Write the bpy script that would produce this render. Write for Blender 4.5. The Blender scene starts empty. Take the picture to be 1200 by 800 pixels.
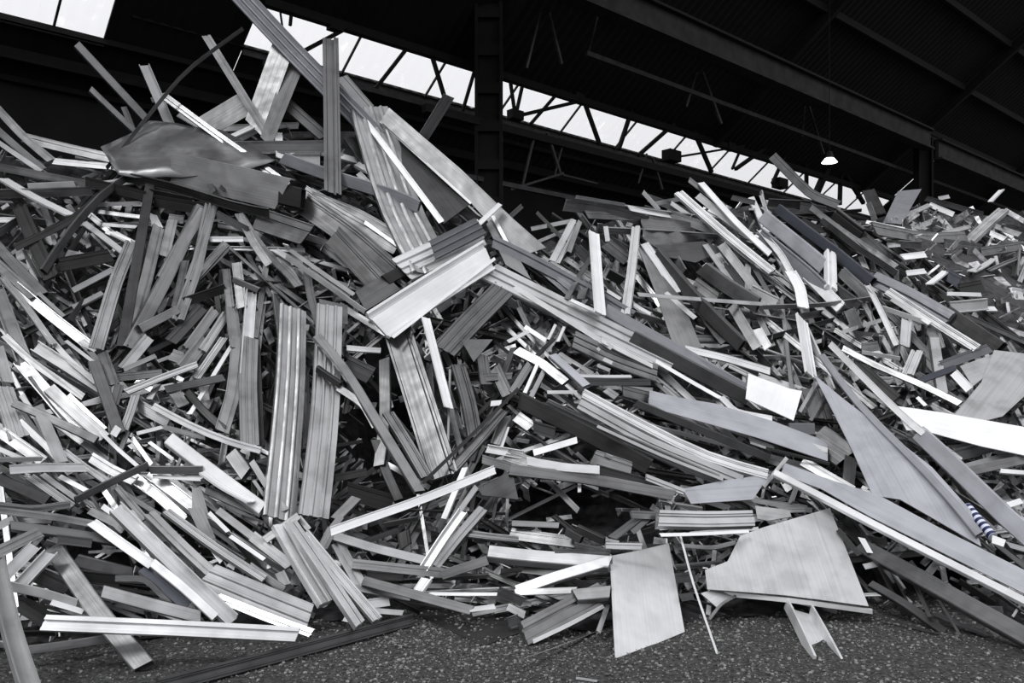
import bpy, bmesh, math, random
from mathutils import Vector, Matrix, noise
random.seed(7)
R = math.radians
col = bpy.context.scene.collection
scene = bpy.context.scene

# ---------------------------------------------------------------- camera, sky, sun, exposure
EYE, HZ, F = 1.6, 448.0, 1000.0          # eye height, horizon row, focal length in pixels of the 1200x800 frame
cd = bpy.data.cameras.new('camera'); cam = bpy.data.objects.new('camera', cd); col.objects.link(cam)
cd.sensor_width = 36; cd.lens = 30; cd.shift_y = 48 / 1200
cd.clip_end = 300
cam.location = (0, 0, EYE); cam.rotation_euler = (R(90), 0, 0)
scene.camera = cam

world = bpy.data.worlds.new('overcast_sky'); scene.world = world; world.use_nodes = True
wn = world.node_tree; wn.nodes.clear()
wo = wn.nodes.new('ShaderNodeOutputWorld'); wb = wn.nodes.new('ShaderNodeBackground')
wt = wn.nodes.new('ShaderNodeTexCoord'); ws = wn.nodes.new('ShaderNodeSeparateXYZ'); wr = wn.nodes.new('ShaderNodeValToRGB')
wn.links.new(wt.outputs['Generated'], ws.inputs[0])
wm = wn.nodes.new('ShaderNodeMath'); wm.operation = 'MULTIPLY_ADD'; wm.inputs[1].default_value = .5; wm.inputs[2].default_value = .5
wn.links.new(ws.outputs['Z'], wm.inputs[0]); wn.links.new(wm.outputs[0], wr.inputs[0])
e = wr.color_ramp.elements
e[0].position = 0.0; e[0].color = (.10, .10, .105, 1)
e[1].position = 1.0; e[1].color = (1.0, 1.0, 1.03, 1)
k = e.new(.485); k.color = (.13, .13, .135, 1)
k = e.new(.52); k.color = (.55, .55, .57, 1)
k = e.new(.7); k.color = (.8, .8, .83, 1)
wn.links.new(wr.outputs[0], wb.inputs[0]); wb.inputs[1].default_value = 1.15
wn.links.new(wb.outputs[0], wo.inputs[0])

sd = bpy.data.lights.new('sun', 'SUN'); sd.energy = 1.9; sd.angle = R(16)
sun = bpy.data.objects.new('sun', sd); col.objects.link(sun)
sun.location = (-6, -8, 14)
sun.rotation_euler = (Vector((0, 0, 0)) - Vector((-.60, -.62, .98))).to_track_quat('-Z', 'Y').to_euler()

scene.view_settings.view_transform = 'Standard'; scene.view_settings.look = 'None'
scene.view_settings.exposure = 0.03; scene.view_settings.gamma = 1.0
scene.view_settings.use_curve_mapping = False
scene.cycles.max_bounces = 6; scene.cycles.diffuse_bounces = 3; scene.cycles.glossy_bounces = 3

# ---------------------------------------------------------------- materials
def rampnode(nt, stops):
    r = nt.nodes.new('ShaderNodeValToRGB'); el = r.color_ramp.elements
    el[0].position, el[0].color = stops[0][0], (*[stops[0][1]] * 3, 1)
    el[1].position, el[1].color = stops[-1][0], (*[stops[-1][1]] * 3, 1)
    for p, v in stops[1:-1]:
        q = el.new(p); q.color = (v, v, v, 1)
    return r
def metal(name, colr, metallic=.8, rough=.38, streak=.35, grime=.4):
    m = bpy.data.materials.new(name); m.use_nodes = True; nt = m.node_tree
    b = nt.nodes['Principled BSDF']; L = nt.links
    tc = nt.nodes.new('ShaderNodeTexCoord'); oi = nt.nodes.new('ShaderNodeObjectInfo')
    mp = nt.nodes.new('ShaderNodeMapping'); mp.inputs['Scale'].default_value = (.35, 48, 48)
    ad = nt.nodes.new('ShaderNodeVectorMath'); ad.operation = 'ADD'
    sc = nt.nodes.new('ShaderNodeVectorMath'); sc.operation = 'SCALE'; sc.inputs['Scale'].default_value = 37
    cb = nt.nodes.new('ShaderNodeCombineXYZ')
    for i in range(3): L.new(oi.outputs['Random'], cb.inputs[i])
    L.new(cb.outputs[0], sc.inputs[0]); L.new(tc.outputs['Object'], ad.inputs[0]); L.new(sc.outputs[0], ad.inputs[1])
    L.new(ad.outputs[0], mp.inputs[0])
    n1 = nt.nodes.new('ShaderNodeTexNoise'); n1.inputs['Scale'].default_value = 1.6; n1.inputs['Detail'].default_value = 5
    L.new(mp.outputs[0], n1.inputs['Vector'])
    n2 = nt.nodes.new('ShaderNodeTexNoise'); n2.inputs['Scale'].default_value = 4; n2.inputs['Detail'].default_value = 6
    L.new(ad.outputs[0], n2.inputs['Vector'])
    r1 = rampnode(nt, [(.3, 1 - streak), (.5, .95), (.7, 1.0)]); L.new(n1.outputs[0], r1.inputs[0])
    r2 = rampnode(nt, [(.36, 1 - grime), (.5, .93), (.62, 1.0)]); L.new(n2.outputs[0], r2.inputs[0])
    mx = nt.nodes.new('ShaderNodeMix'); mx.data_type = 'RGBA'; mx.blend_type = 'MULTIPLY'; mx.inputs[0].default_value = 1
    L.new(r1.outputs[0], mx.inputs[6]); L.new(r2.outputs[0], mx.inputs[7])
    mc = nt.nodes.new('ShaderNodeMix'); mc.data_type = 'RGBA'; mc.blend_type = 'MULTIPLY'; mc.inputs[0].default_value = 1
    L.new(mx.outputs[2], mc.inputs[6]); mc.inputs[7].default_value = (*colr, 1)
    L.new(mc.outputs[2], b.inputs['Base Color'])
    b.inputs['Metallic'].default_value = metallic
    mr = nt.nodes.new('ShaderNodeMapRange'); mr.inputs['To Min'].default_value = rough + .14; mr.inputs['To Max'].default_value = rough - .08
    L.new(n1.outputs[0], mr.inputs[0]); L.new(mr.outputs[0], b.inputs['Roughness'])
    bp = nt.nodes.new('ShaderNodeBump'); bp.inputs['Strength'].default_value = .25; bp.inputs['Distance'].default_value = .004
    L.new(n1.outputs[0], bp.inputs['Height'])
    n3 = nt.nodes.new('ShaderNodeTexNoise'); n3.inputs['Scale'].default_value = 3.2; n3.inputs['Detail'].default_value = 2
    L.new(ad.outputs[0], n3.inputs['Vector'])
    b2 = nt.nodes.new('ShaderNodeBump'); b2.inputs['Strength'].default_value = .28; b2.inputs['Distance'].default_value = .05
    L.new(n3.outputs[0], b2.inputs['Height']); L.new(bp.outputs[0], b2.inputs['Normal']); L.new(b2.outputs[0], b.inputs['Normal'])
    return m
TV = {1: .012, 2: .03, 3: .075, 4: .16, 5: .30, 6: .45, 7: .60, 8: .77, 9: .88}  # base value per tone; the dark ones hold painted shade besides the finish
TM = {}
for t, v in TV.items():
    TM[str(t)] = metal(['', 'black_opening_shade', 'black_finish_and_shade', 'dark_finish_and_shade', 'grey_finish_and_shade', 'dull_aluminium', 'mill_aluminium',
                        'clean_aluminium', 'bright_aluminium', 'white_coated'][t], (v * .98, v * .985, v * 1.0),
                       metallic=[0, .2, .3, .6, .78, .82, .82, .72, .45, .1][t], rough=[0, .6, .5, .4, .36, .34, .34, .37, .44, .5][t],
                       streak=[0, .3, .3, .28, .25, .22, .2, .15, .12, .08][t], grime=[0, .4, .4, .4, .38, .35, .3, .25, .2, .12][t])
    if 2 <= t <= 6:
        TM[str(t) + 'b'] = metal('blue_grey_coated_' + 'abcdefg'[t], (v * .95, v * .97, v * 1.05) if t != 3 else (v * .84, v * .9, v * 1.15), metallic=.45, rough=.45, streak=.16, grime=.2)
def plain(name, c, rough=.8, metallic=0, ns=4, amt=.5, bump=.0):
    m = bpy.data.materials.new(name); m.use_nodes = True; nt = m.node_tree; b = nt.nodes['Principled BSDF']; L = nt.links
    tc = nt.nodes.new('ShaderNodeTexCoord'); n = nt.nodes.new('ShaderNodeTexNoise'); n.inputs['Scale'].default_value = ns
    n.inputs['Detail'].default_value = 8; L.new(tc.outputs['Object'], n.inputs['Vector'])
    r = nt.nodes.new('ShaderNodeValToRGB'); el = r.color_ramp.elements
    el[0].position = .33; el[0].color = (*[x * (1 - amt) for x in c], 1); el[1].position = .68; el[1].color = (*[x * (1 + amt) for x in c], 1)
    L.new(n.outputs[0], r.inputs[0]); L.new(r.outputs[0], b.inputs['Base Color'])
    b.inputs['Roughness'].default_value = rough; b.inputs['Metallic'].default_value = metallic
    if bump:
        bp = nt.nodes.new('ShaderNodeBump'); bp.inputs['Strength'].default_value = .6; bp.inputs['Distance'].default_value = bump
        L.new(n.outputs[0], bp.inputs['Height']); L.new(bp.outputs[0], b.inputs['Normal'])
    return m
M_roof = plain('dark_roof_sheet', (.005, .005, .0055), .9, 0, 1.5)  # even near-black base colour
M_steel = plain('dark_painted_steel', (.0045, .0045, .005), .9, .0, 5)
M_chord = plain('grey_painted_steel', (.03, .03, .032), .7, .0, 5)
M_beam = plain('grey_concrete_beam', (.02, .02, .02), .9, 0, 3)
M_core = plain('compacted_scrap_gap_shade', (.03, .03, .032), .8, .2, 14, .8, .03)
M_ground = plain('gritty_yard_ground', (.04, .04, .04), .95, 0, 34, .95, .09)
M_stone = plain('gravel_stone', (.17, .17, .165), .9, 0, 30, .7)
M_swarf = plain('loose_metal_crumbs', (.42, .42, .43), .45, .6, 12, .6)
M_stripe = bpy.data.materials.new('blue_white_stripe'); M_stripe.use_nodes = True
_nt = M_stripe.node_tree; _b = _nt.nodes['Principled BSDF']
_tc = _nt.nodes.new('ShaderNodeTexCoord'); _w = _nt.nodes.new('ShaderNodeTexWave'); _w.inputs['Scale'].default_value = 6.5; _w.bands_direction = 'X'
_r = _nt.nodes.new('ShaderNodeValToRGB'); _r.color_ramp.elements[0].position = .5; _r.color_ramp.elements[0].color = (.01, .015, .07, 1)
_r.color_ramp.elements[1].position = .6; _r.color_ramp.elements[1].color = (.6, .63, .75, 1)
_nt.links.new(_tc.outputs['Object'], _w.inputs[0]); _nt.links.new(_w.outputs[0], _r.inputs[0]); _nt.links.new(_r.outputs[0], _b.inputs['Base Color'])
M_pane = bpy.data.materials.new('translucent_rooflight_sheet'); M_pane.use_nodes = True
_nt = M_pane.node_tree; _nt.nodes.clear(); _o = _nt.nodes.new('ShaderNodeOutputMaterial')
_t = _nt.nodes.new('ShaderNodeBsdfTransparent'); _t.inputs[0].default_value = (.99, .99, .99, 1)
_d = _nt.nodes.new('ShaderNodeBsdfTranslucent'); _d.inputs[0].default_value = (.85, .85, .85, 1)
_m = _nt.nodes.new('ShaderNodeMixShader')
_tc = _nt.nodes.new('ShaderNodeTexCoord'); _n = _nt.nodes.new('ShaderNodeTexNoise'); _n.inputs['Scale'].default_value = 3.5; _n.inputs['Detail'].default_value = 6
_r = _nt.nodes.new('ShaderNodeValToRGB'); _r.color_ramp.elements[0].position = .6; _r.color_ramp.elements[0].color = (.04, .04, .04, 1)
_r.color_ramp.elements[1].position = .8; _r.color_ramp.elements[1].color = (.6, .6, .6, 1)
_nt.links.new(_tc.outputs['Object'], _n.inputs['Vector']); _nt.links.new(_n.outputs[0], _r.inputs[0]); _nt.links.new(_r.outputs[0], _m.inputs[0])
_nt.links.new(_t.outputs[0], _m.inputs[1]); _nt.links.new(_d.outputs[0], _m.inputs[2]); _nt.links.new(_m.outputs[0], _o.inputs[0])
M_lamp = bpy.data.materials.new('lamp_glow'); M_lamp.use_nodes = True
_b = M_lamp.node_tree.nodes['Principled BSDF']; _b.inputs['Emission Color'].default_value = (1, 1, 1, 1); _b.inputs['Emission Strength'].default_value = 4

# ---------------------------------------------------------------- helpers
def link_mesh(name, me, mat, parent=None):
    o = bpy.data.objects.new(name, me); col.objects.link(o)
    if mat: me.materials.append(mat)
    if parent: o.parent = parent
    return o
def mesh_from(verts, faces):
    me = bpy.data.meshes.new('mesh'); me.from_pydata([tuple(v) for v in verts], [], faces); me.update(); return me
def tag(o, label=None, cat=None, group=None, kind=None):
    if label: o['label'] = label
    if cat: o['category'] = cat
    if group: o['group'] = group
    if kind: o['kind'] = kind
    return o
BOXF = [(0, 3, 2, 1), (4, 5, 6, 7), (0, 1, 5, 4), (1, 2, 6, 5), (2, 3, 7, 6), (3, 0, 4, 7)]
def frame_obj(name, mat, o0, ax, ay, az, parent=None):
    return Matrix(((ax.x, ay.x, az.x, o0.x), (ax.y, ay.y, az.y, o0.y), (ax.z, ay.z, az.z, o0.z), (0, 0, 0, 1)))
def bar(name, a, b, w, h, mat, parent=None, up=Vector((0, 0, 1))):
    a, b = Vector(a), Vector(b); x = (b - a); L = x.length; x.normalize()
    y = up.cross(x)
    if y.length < 1e-4: y = Vector((1, 0, 0)).cross(x)
    y.normalize(); z = x.cross(y)
    vs = [(sx, sy * w / 2, sz * h / 2) for sz in (-1, 1) for sx, sy in ((0, -1), (L, -1), (L, 1), (0, 1))]
    o = link_mesh(name, mesh_from(vs, BOXF), mat, parent)
    m = Matrix(((x.x, y.x, z.x, a.x), (x.y, y.y, z.y, a.y), (x.z, y.z, z.z, a.z), (0, 0, 0, 1)))
    o.matrix_world = m
    return o

# ---------------------------------------------------------------- the ground
def ground_z(x, y): return .018 * noise.noise(Vector((x * .9, y * .9, 3))) + .006 * noise.noise(Vector((x * 5, y * 5, 1)))
gb = bmesh.new()
NX, NY = 110, 90
gv = [[None] * (NY + 1) for _ in range(NX + 1)]
for i in range(NX + 1):
    for j in range(NY + 1):
        u = i / NX * 2 - 1; x = (abs(u) ** 2.2) * (1 if u > 0 else -1) * 45; y = -12 + ((j / NY) ** 1.0) * 0
        t = j / NY; y = 6 + ((t - .5) * 2) * abs((t - .5) * 2) ** 1.6 * (70 if t > .5 else 22)
        gv[i][j] = gb.verts.new((x, y, ground_z(x, y)))
for i in range(NX):
    for j in range(NY): gb.faces.new((gv[i][j], gv[i + 1][j], gv[i + 1][j + 1], gv[i][j + 1]))
gm = bpy.data.meshes.new('ground'); gb.to_mesh(gm); gb.free()
for p in gm.polygons: p.use_smooth = True
tag(link_mesh('floor', gm, M_ground), kind='structure')

# ---------------------------------------------------------------- the hall: a long roof slope seen from below, rooflights, lattice girders
AX = Vector((.75, .6614, 0)).normalized(); NN = Vector((-AX.y, AX.x, 0))
def H(s, d, z): return AX * s + NN * d + Vector((0, 0, z + EYE))     # s along the hall, d away from the yard, z above the eye
def roofz(d): return 18.03 - .72 * d
def roof_panel(name, s0, s1, d0, d1, mat, corr=.25, parent=None, dz=0.0, kind='structure'):
    """corrugated sheeting between two lines of the slope; the waves run up the slope"""
    n = max(2, int((s1 - s0) / corr * 2)); vs, fs = [], []
    for i in range(n + 1):
        s = s0 + (s1 - s0) * i / n; w = .02 * (1 if i % 2 else -1)
        for d in (d0, d1): vs.append(H(s, d, roofz(d) + w + dz))
        for d in (d0, d1): vs.append(H(s, d, roofz(d) + w + dz + .012))
    for i in range(n):
        a = i * 4; b = a + 4
        fs += [(a, a + 1, b + 1, b), (a + 3, a + 2, b + 2, b + 3), (a, b, b + 2, a + 2), (a + 1, a + 3, b + 3, b + 1)]
    o = link_mesh(name, mesh_from(vs, fs), mat, parent)
    return o
ceiling = bpy.data.objects.new('ceiling', None); col.objects.link(ceiling); tag(ceiling, kind='structure')
S0, S1 = -9, 75
LA, LB = (-8.2, 4.67, 13.2, 16.47), (7.08, 33.0, 15.08, 16.0)     # the two rooflights: s0, s1, upper d, lower d
def rp(*a, **k): return roof_panel('roof_sheet', *a, M_roof, parent=ceiling, **k)
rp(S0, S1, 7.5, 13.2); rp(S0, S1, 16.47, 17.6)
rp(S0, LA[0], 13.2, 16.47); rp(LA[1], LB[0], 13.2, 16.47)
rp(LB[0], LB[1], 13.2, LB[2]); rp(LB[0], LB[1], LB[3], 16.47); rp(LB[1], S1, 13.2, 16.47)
for nm, (a, b, c, d), step in (('window_1', LA, 1.72), ('window_2', LB, 2.16)):
    w = bpy.data.objects.new(nm, None); col.objects.link(w); tag(w, kind='structure')
    k = a
    while k < b - .05:
        roof_panel('pane', k + .02, min(b, k + step) - .02, c, d, M_pane, parent=w)
        bar('glazing_bar', H(min(b, k + step), c, roofz(c) - .03), H(min(b, k + step), d, roofz(d) - .03), .035, .05, M_steel, w)
        k += step
    bar('window_frame', H(a, d, roofz(d) - .05), H(b, d, roofz(d) - .05), .07, .12, M_chord, w)
    bar('window_frame', H(a, c, roofz(c) - .05), H(b, c, roofz(c) - .05), .07, .12, M_steel, w)
# purlins under the slope
for d in (8.3, 9.9, 11.3, 12.7, 16.9):
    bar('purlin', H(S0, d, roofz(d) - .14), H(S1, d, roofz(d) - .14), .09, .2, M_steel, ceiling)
for d in (13.2, 16.47, 17.45): bar('light_leak_strip', H(S0, d, roofz(d) - .03), H(S1, d, roofz(d) - .03), .2, .1, M_roof, ceiling)  # strips added to stop light leaking through the sheet seams
for d in LB[2:]: bar('light_leak_strip', H(LB[0] if 0 else S0 + 14, d, roofz(d) + .05), H(S1, d, roofz(d) + .05), .14, .06, M_roof, ceiling)  # more added strips against light leaks, along the long rooflight
for s in range(-6, 75, 9):
    bar('rafter', H(s, 7.5, roofz(7.5) - .3), H(s, 14.9, roofz(14.9) - .3), .16, .28, M_steel, ceiling)
def wall(name, pts, th):
    a, b = Vector(pts[0]), Vector(pts[1])
    vs = [Vector(p) for p in pts]; n = (vs[1] - vs[0]).cross(vs[2] - vs[1]).normalized() * th
    k = len(vs); allv = vs + [v + n for v in vs]
    fs = [tuple(range(k))[::-1], tuple(range(k, 2 * k))] + [(i, (i + 1) % k, k + (i + 1) % k, k + i) for i in range(k)]
    return tag(link_mesh(name, mesh_from(allv, fs), M_roof), kind='structure')
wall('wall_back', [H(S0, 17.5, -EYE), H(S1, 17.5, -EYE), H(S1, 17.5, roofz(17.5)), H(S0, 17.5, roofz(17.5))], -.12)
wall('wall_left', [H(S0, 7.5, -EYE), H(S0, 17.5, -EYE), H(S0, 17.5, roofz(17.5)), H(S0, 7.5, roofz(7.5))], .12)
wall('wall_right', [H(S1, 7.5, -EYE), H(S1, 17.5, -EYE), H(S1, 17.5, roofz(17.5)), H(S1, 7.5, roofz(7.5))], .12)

def girder(label, s0, s1, d, z0, z1, pitch, mats, rod=.06, group='lattice girders under the roof', skew=.5, plates=True):
    g = bpy.data.objects.new('lattice_girder', None); col.objects.link(g); g.location = H(s0, d, z0)
    tag(g, label, 'girder', group); bpy.context.view_layer.update()
    def P(a, b, w, m, nm):
        o = bar(nm, a, b, w, w, m); mw = o.matrix_world.copy(); o.parent = g; o.matrix_parent_inverse = g.matrix_world.inverted(); o.matrix_world = mw
    P(H(s0, d, z0), H(s1, d, z0), rod * 1.6, mats[0], 'bottom_chord')
    P(H(s0, d, z1), H(s1, d, z1), rod * 2.0, mats[1], 'top_chord')
    s = s0; k = 0
    while s + pitch <= s1 + .01:
        P(H(s, d, z0), H(s + pitch * skew, d, z1), rod, mats[1], 'diagonal')
        P(H(s + pitch * skew, d, z1), H(s + pitch, d, z0), rod, mats[1], 'diagonal')
        if plates and k % 2 == 0:
            P(H(s - .14, d, z0 + .08), H(s + .14, d, z0 + .08), .2, mats[1], 'gusset_plate')
        s += pitch; k += 1
def on_plane(px, py, d):
    """where the ray through a point of the photograph meets the upright plane of a girder, d away from the yard"""
    r = Vector(((px - 600) / F, 1, (HZ - py) / F)); k = d / (r.x * NN.x + r.y * NN.y)
    return Vector((0, 0, EYE)) + r * k
def near_girder(label, d, z0, z1, rods, s0, s1):
    g = bpy.data.objects.new('lattice_girder', None); col.objects.link(g); g.location = H(s0, d, z0)
    tag(g, label, 'girder', 'lattice girders under the roof'); bpy.context.view_layer.update()
    def add(nm, a, b, w, m):
        o = bar(nm, a, b, w, w, m); mw = o.matrix_world.copy(); o.parent = g; o.matrix_parent_inverse = g.matrix_world.inverted(); o.matrix_world = mw
    if z0 is not None:
        add('bottom_chord', H(s0, d, z0), H(s1, d, z0), .1, M_chord); add('top_chord', H(s0, d, z1), H(s1, d, z1), .16, M_steel)
    for x0, y0, x1, y1, w, m in rods:
        a, b = on_plane(x0, y0, d), on_plane(x1, y1, d); yy = (a.y + b.y) / 2
        add('diagonal', a, b, max(.03, w * yy / F * .8), (M_steel, M_chord)[m])
    for x, y, q in ((393, 31, .3), (604, 135, .35), (677, 114, .3), (787, 183, .5), (855, 172, .35), (914, 215, .5), (965, 208, .3)) if d > 14.5 else ():
        p = on_plane(x, y, d); add('gusset_plate', p - AX * q / 2, p + AX * q / 2, q * .6, M_steel)
near_girder('lattice girder crossing in front of the long bright rooflight', 14.9, .398 * 14.9, .475 * 14.9 - .02, [
    (352, 62, 412, 30, 6, 0), (482, 50, 440, 104, 5, 0), (504, 58, 524, 124, 5, 0), (557, 80, 541, 134, 4, 0), (327, 4, 331, 32, 2, 0), (342, 10, 340, 30, 4, 0),
    (606, 136, 686, 117, 5, 0), (657, 105, 622, 145, 4, 0), (614, 92, 606, 128, 4, 0), (598, 95, 603, 130, 4, 0), (684, 117, 703, 170, 5, 0), (740, 130, 725, 175, 5, 0),
    (790, 145, 748, 182, 5, 0), (813, 153, 834, 202, 5, 0), (793, 184, 872, 171, 3, 0), (896, 174, 862, 198, 5, 0), (870, 170, 858, 198, 3, 0),
    (945, 192, 945, 228, 5, 0), (970, 196, 955, 230, 8, 0), (985, 206, 984, 240, 5, 0), (990, 203, 1012, 238, 5, 0), (1010, 207, 1005, 232, 4, 0), (920, 182, 905, 215, 4, 0)], 7, 45)
near_girder('dim lattice girder hanging below the long bright rooflight', 14.0, 4.3, 5.5, [
    (628, 152, 612, 218, 3, 1), (641, 155, 657, 205, 4, 1), (598, 222, 660, 203, 3, 1), (662, 160, 650, 205, 2, 1), (758, 180, 748, 215, 2, 1), (765, 185, 776, 222, 3, 1), (700, 215, 660, 205, 2, 1)], 10, 45)
near_girder('dim lattice girder above the long bright rooflight', 12.4, 6.9, 8.3, [
    (633, 15, 617, 80, 3, 1), (643, 15, 658, 75, 4, 1), (700, 20, 690, 60, 2, 1), (816, 85, 804, 125, 3, 1), (823, 85, 845, 145, 4, 1), (948, 125, 965, 180, 3, 1), (943, 125, 940, 160, 2, 1)], 13, 60)
# column in front of the rooflight
cY = 18.2; cx = (573 - 600) / F * cY
colm = bpy.data.objects.new('hall_column', None); col.objects.link(colm); colm.location = (cx, cY, 0)
tag(colm, 'dark steel hall column standing in front of the long bright rooflight', 'column')
for nm, dx, dy, w, h in (('flange', -.26, 0, .07, .5), ('flange', .26, 0, .07, .5), ('web', 0, -.1, .5, .05)):
    o = bar(nm, (dx, dy, 0), (dx, dy, 9.62), w, h, M_steel, colm, up=Vector((0, 1, 0)))
for k in range(12):
    bar('batten_plate', (-.25, -.22, .6 + k * .8), (.25, -.22, .6 + k * .8), .03, .22, M_roof, colm)
for i, s in enumerate((28.0,)):
    p = H(s, 11.8, 0); c2 = bpy.data.objects.new('hall_column', None); col.objects.link(c2); c2.location = (p.x, p.y, 0)
    tag(c2, 'dim steel column far back behind right heap under the grey beam', 'column')
    for nm, dx, w, h in (('flange', -.2, .06, .4), ('flange', .2, .06, .4)):
        bar(nm, (dx, 0, 0), (dx, 0, 9.4), w, h, M_steel, c2, up=Vector((0, 1, 0)))
    bar('web', (0, 0, 0), (0, 0, 9.4), .4, .05, M_steel, c2, up=Vector((0, 1, 0)))
# long grey beam at upper right, in two lengths on the column line
for i, (s0, s1, dz) in enumerate(((3, 27.7, 0), (28.3, 60, -.18))):
    g = bpy.data.objects.new('crane_beam', None); col.objects.link(g); g.location = H(s0, 11.5, 7.65 + dz); bpy.context.view_layer.update()
    tag(g, ['long grey beam under the roof at upper right, nearer length', 'long grey beam under the roof at upper right, farther length'][i], 'beam', 'long grey beams under the roof')
    for nm, z, w, h, m in (('web', 0, .1, .55, M_beam), ('flange', .29, .34, .06, M_steel), ('flange', -.29, .34, .06, M_beam)):
        o = bar(nm, H(s0, 11.5, 7.65 + dz + z), H(s1, 11.5, 7.65 + dz + z), w, h, m)
        mw = o.matrix_world.copy(); o.parent = g; o.matrix_parent_inverse = g.matrix_world.inverted(); o.matrix_world = mw
# pendant lamp
lY = 19.0; lp = Vector(((972 - 600) / F * lY, lY, EYE + (HZ - 188) / F * lY))
lam = bpy.data.objects.new('pendant_lamp', None); col.objects.link(lam); lam.location = lp
tag(lam, 'small lit pendant lamp hanging at the far end of the rooflight', 'lamp')
bm = bmesh.new(); bmesh.ops.create_cone(bm, cap_ends=True, segments=20, radius1=.17, radius2=.1, depth=.09)
me = bpy.data.meshes.new('m'); bm.to_mesh(me); bm.free(); o = link_mesh('lamp_glass', me, M_lamp, lam)
bm = bmesh.new(); bmesh.ops.create_cone(bm, cap_ends=True, segments=20, radius1=.1, radius2=.05, depth=.14)
me = bpy.data.meshes.new('m'); bm.to_mesh(me); bm.free(); o = link_mesh('lamp_shade', me, M_steel, lam); o.location = (0, 0, .13)
ld = roofz(lp.dot(NN)) + EYE - lp.z
bar('lamp_rod', (0, 0, .18), (0, 0, ld), .012, .012, M_steel, lam)

# ---------------------------------------------------------------- the surface of the heaps
def itp(t, x):
    if x <= t[0][0]: return t[0][1]
    for (a, va), (b, vb) in zip(t, t[1:]):
        if x <= b:
            k = (x - a) / (b - a); k = k * k * (3 - 2 * k) if b - a < 120 else k
            return va + (vb - va) * k
    return t[-1][1]
CREST = [(-200, 190), (0, 172), (60, 175), (120, 180), (180, 150), (300, 140), (420, 140), (470, 160), (560, 235), (620, 275), (680, 255), (740, 240), (820, 235), (900, 225), (960, 235), (1010, 245), (1060, 235), (1200, 240), (1400, 240)]
TOE = [(-200, 4.7), (0, 4.9), (150, 5.3), (480, 5.9), (600, 5.7), (700, 5.5), (900, 5.9), (1200, 5.5), (1400, 5.4)]
SLOPE = [(-200, 1.1), (0, 1.15), (300, 1.35), (500, 1.4), (650, 1.1), (800, .85), (1200, .72), (1400, .72)]
def sst(a, b, x):
    k = min(1, max(0, (x - a) / (b - a))); return k * k * (3 - 2 * k)
def D(px, py, raw=False):
    """distance from the camera plane to the face of the heap along the ray through a point of the photograph"""
    pc = max(py, itp(CREST, px))
    k = (HZ - pc) / F; t = itp(SLOPE, px); y0 = itp(TOE, px)
    Y = (1.6 + y0 * t) / (t - k)
    e = (px - 960) * .68 - (py - 205)                  # above the long ridge of the right heap a second heap lies farther off
    if px > 940: Y += 3.6 * sst(0, 45, e) * sst(950, 1010, px)
    if py > HZ + 5: Y = min(Y, 1585 / (py - HZ))
    return Y
def W(px, py, Y): return Vector(((px - 600) / F * Y, Y, EYE + (HZ - py) / F * Y))

# core that carries the pieces, its dark colour painting the shade in the gaps
bm = bmesh.new(); rows = []
xs = [(-260 + i * 16) for i in range(107)]
for px in xs:
    c = itp(CREST, px); r = []
    toe_py = HZ + 1600 / itp(TOE, px)
    for j in range(46):
        py = c + 14 + (toe_py - c - 14) * j / 45
        rec = .9 * math.exp(-(((px - 475) / 75) ** 2 + ((py - 530) / 95) ** 2)) + .5 * math.exp(-(((px - 670) / 90) ** 2 + ((py - 600) / 30) ** 2)) \
            + .6 * math.exp(-(((px - 1060) / 70) ** 2 + ((py - 690) / 40) ** 2))
        Y = D(px, py) + .42 * min(1, (45 - j) / 6 + .15) + rec + .16 * noise.noise(Vector((px * .02, py * .02, 0)))
        v = W(px, py, Y); v.z = max(v.z, -.05); r.append(v)
    top = r[0]
    back = [Vector((top.x * (1 + .12 * q), top.y + (.7 if px > 150 else .3) * q, max(-.1, top.z - .05 * q - .38 * max(0, q - 2) ** 1.35))) for q in (7, 6, 5, 4, 3, 2, 1)]
    rows.append([bm.verts.new(v) for v in back + r])
for a, b in zip(rows, rows[1:]):
    for j in range(len(a) - 1): bm.faces.new((a[j], a[j + 1], b[j + 1], b[j]))
me = bpy.data.meshes.new('m'); bm.to_mesh(me); bm.free()
tag(link_mesh('scrap_core', me, M_core), 'compacted scrap inside the heap, coloured dark for shade in the gaps', 'scrap', kind='stuff')

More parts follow.
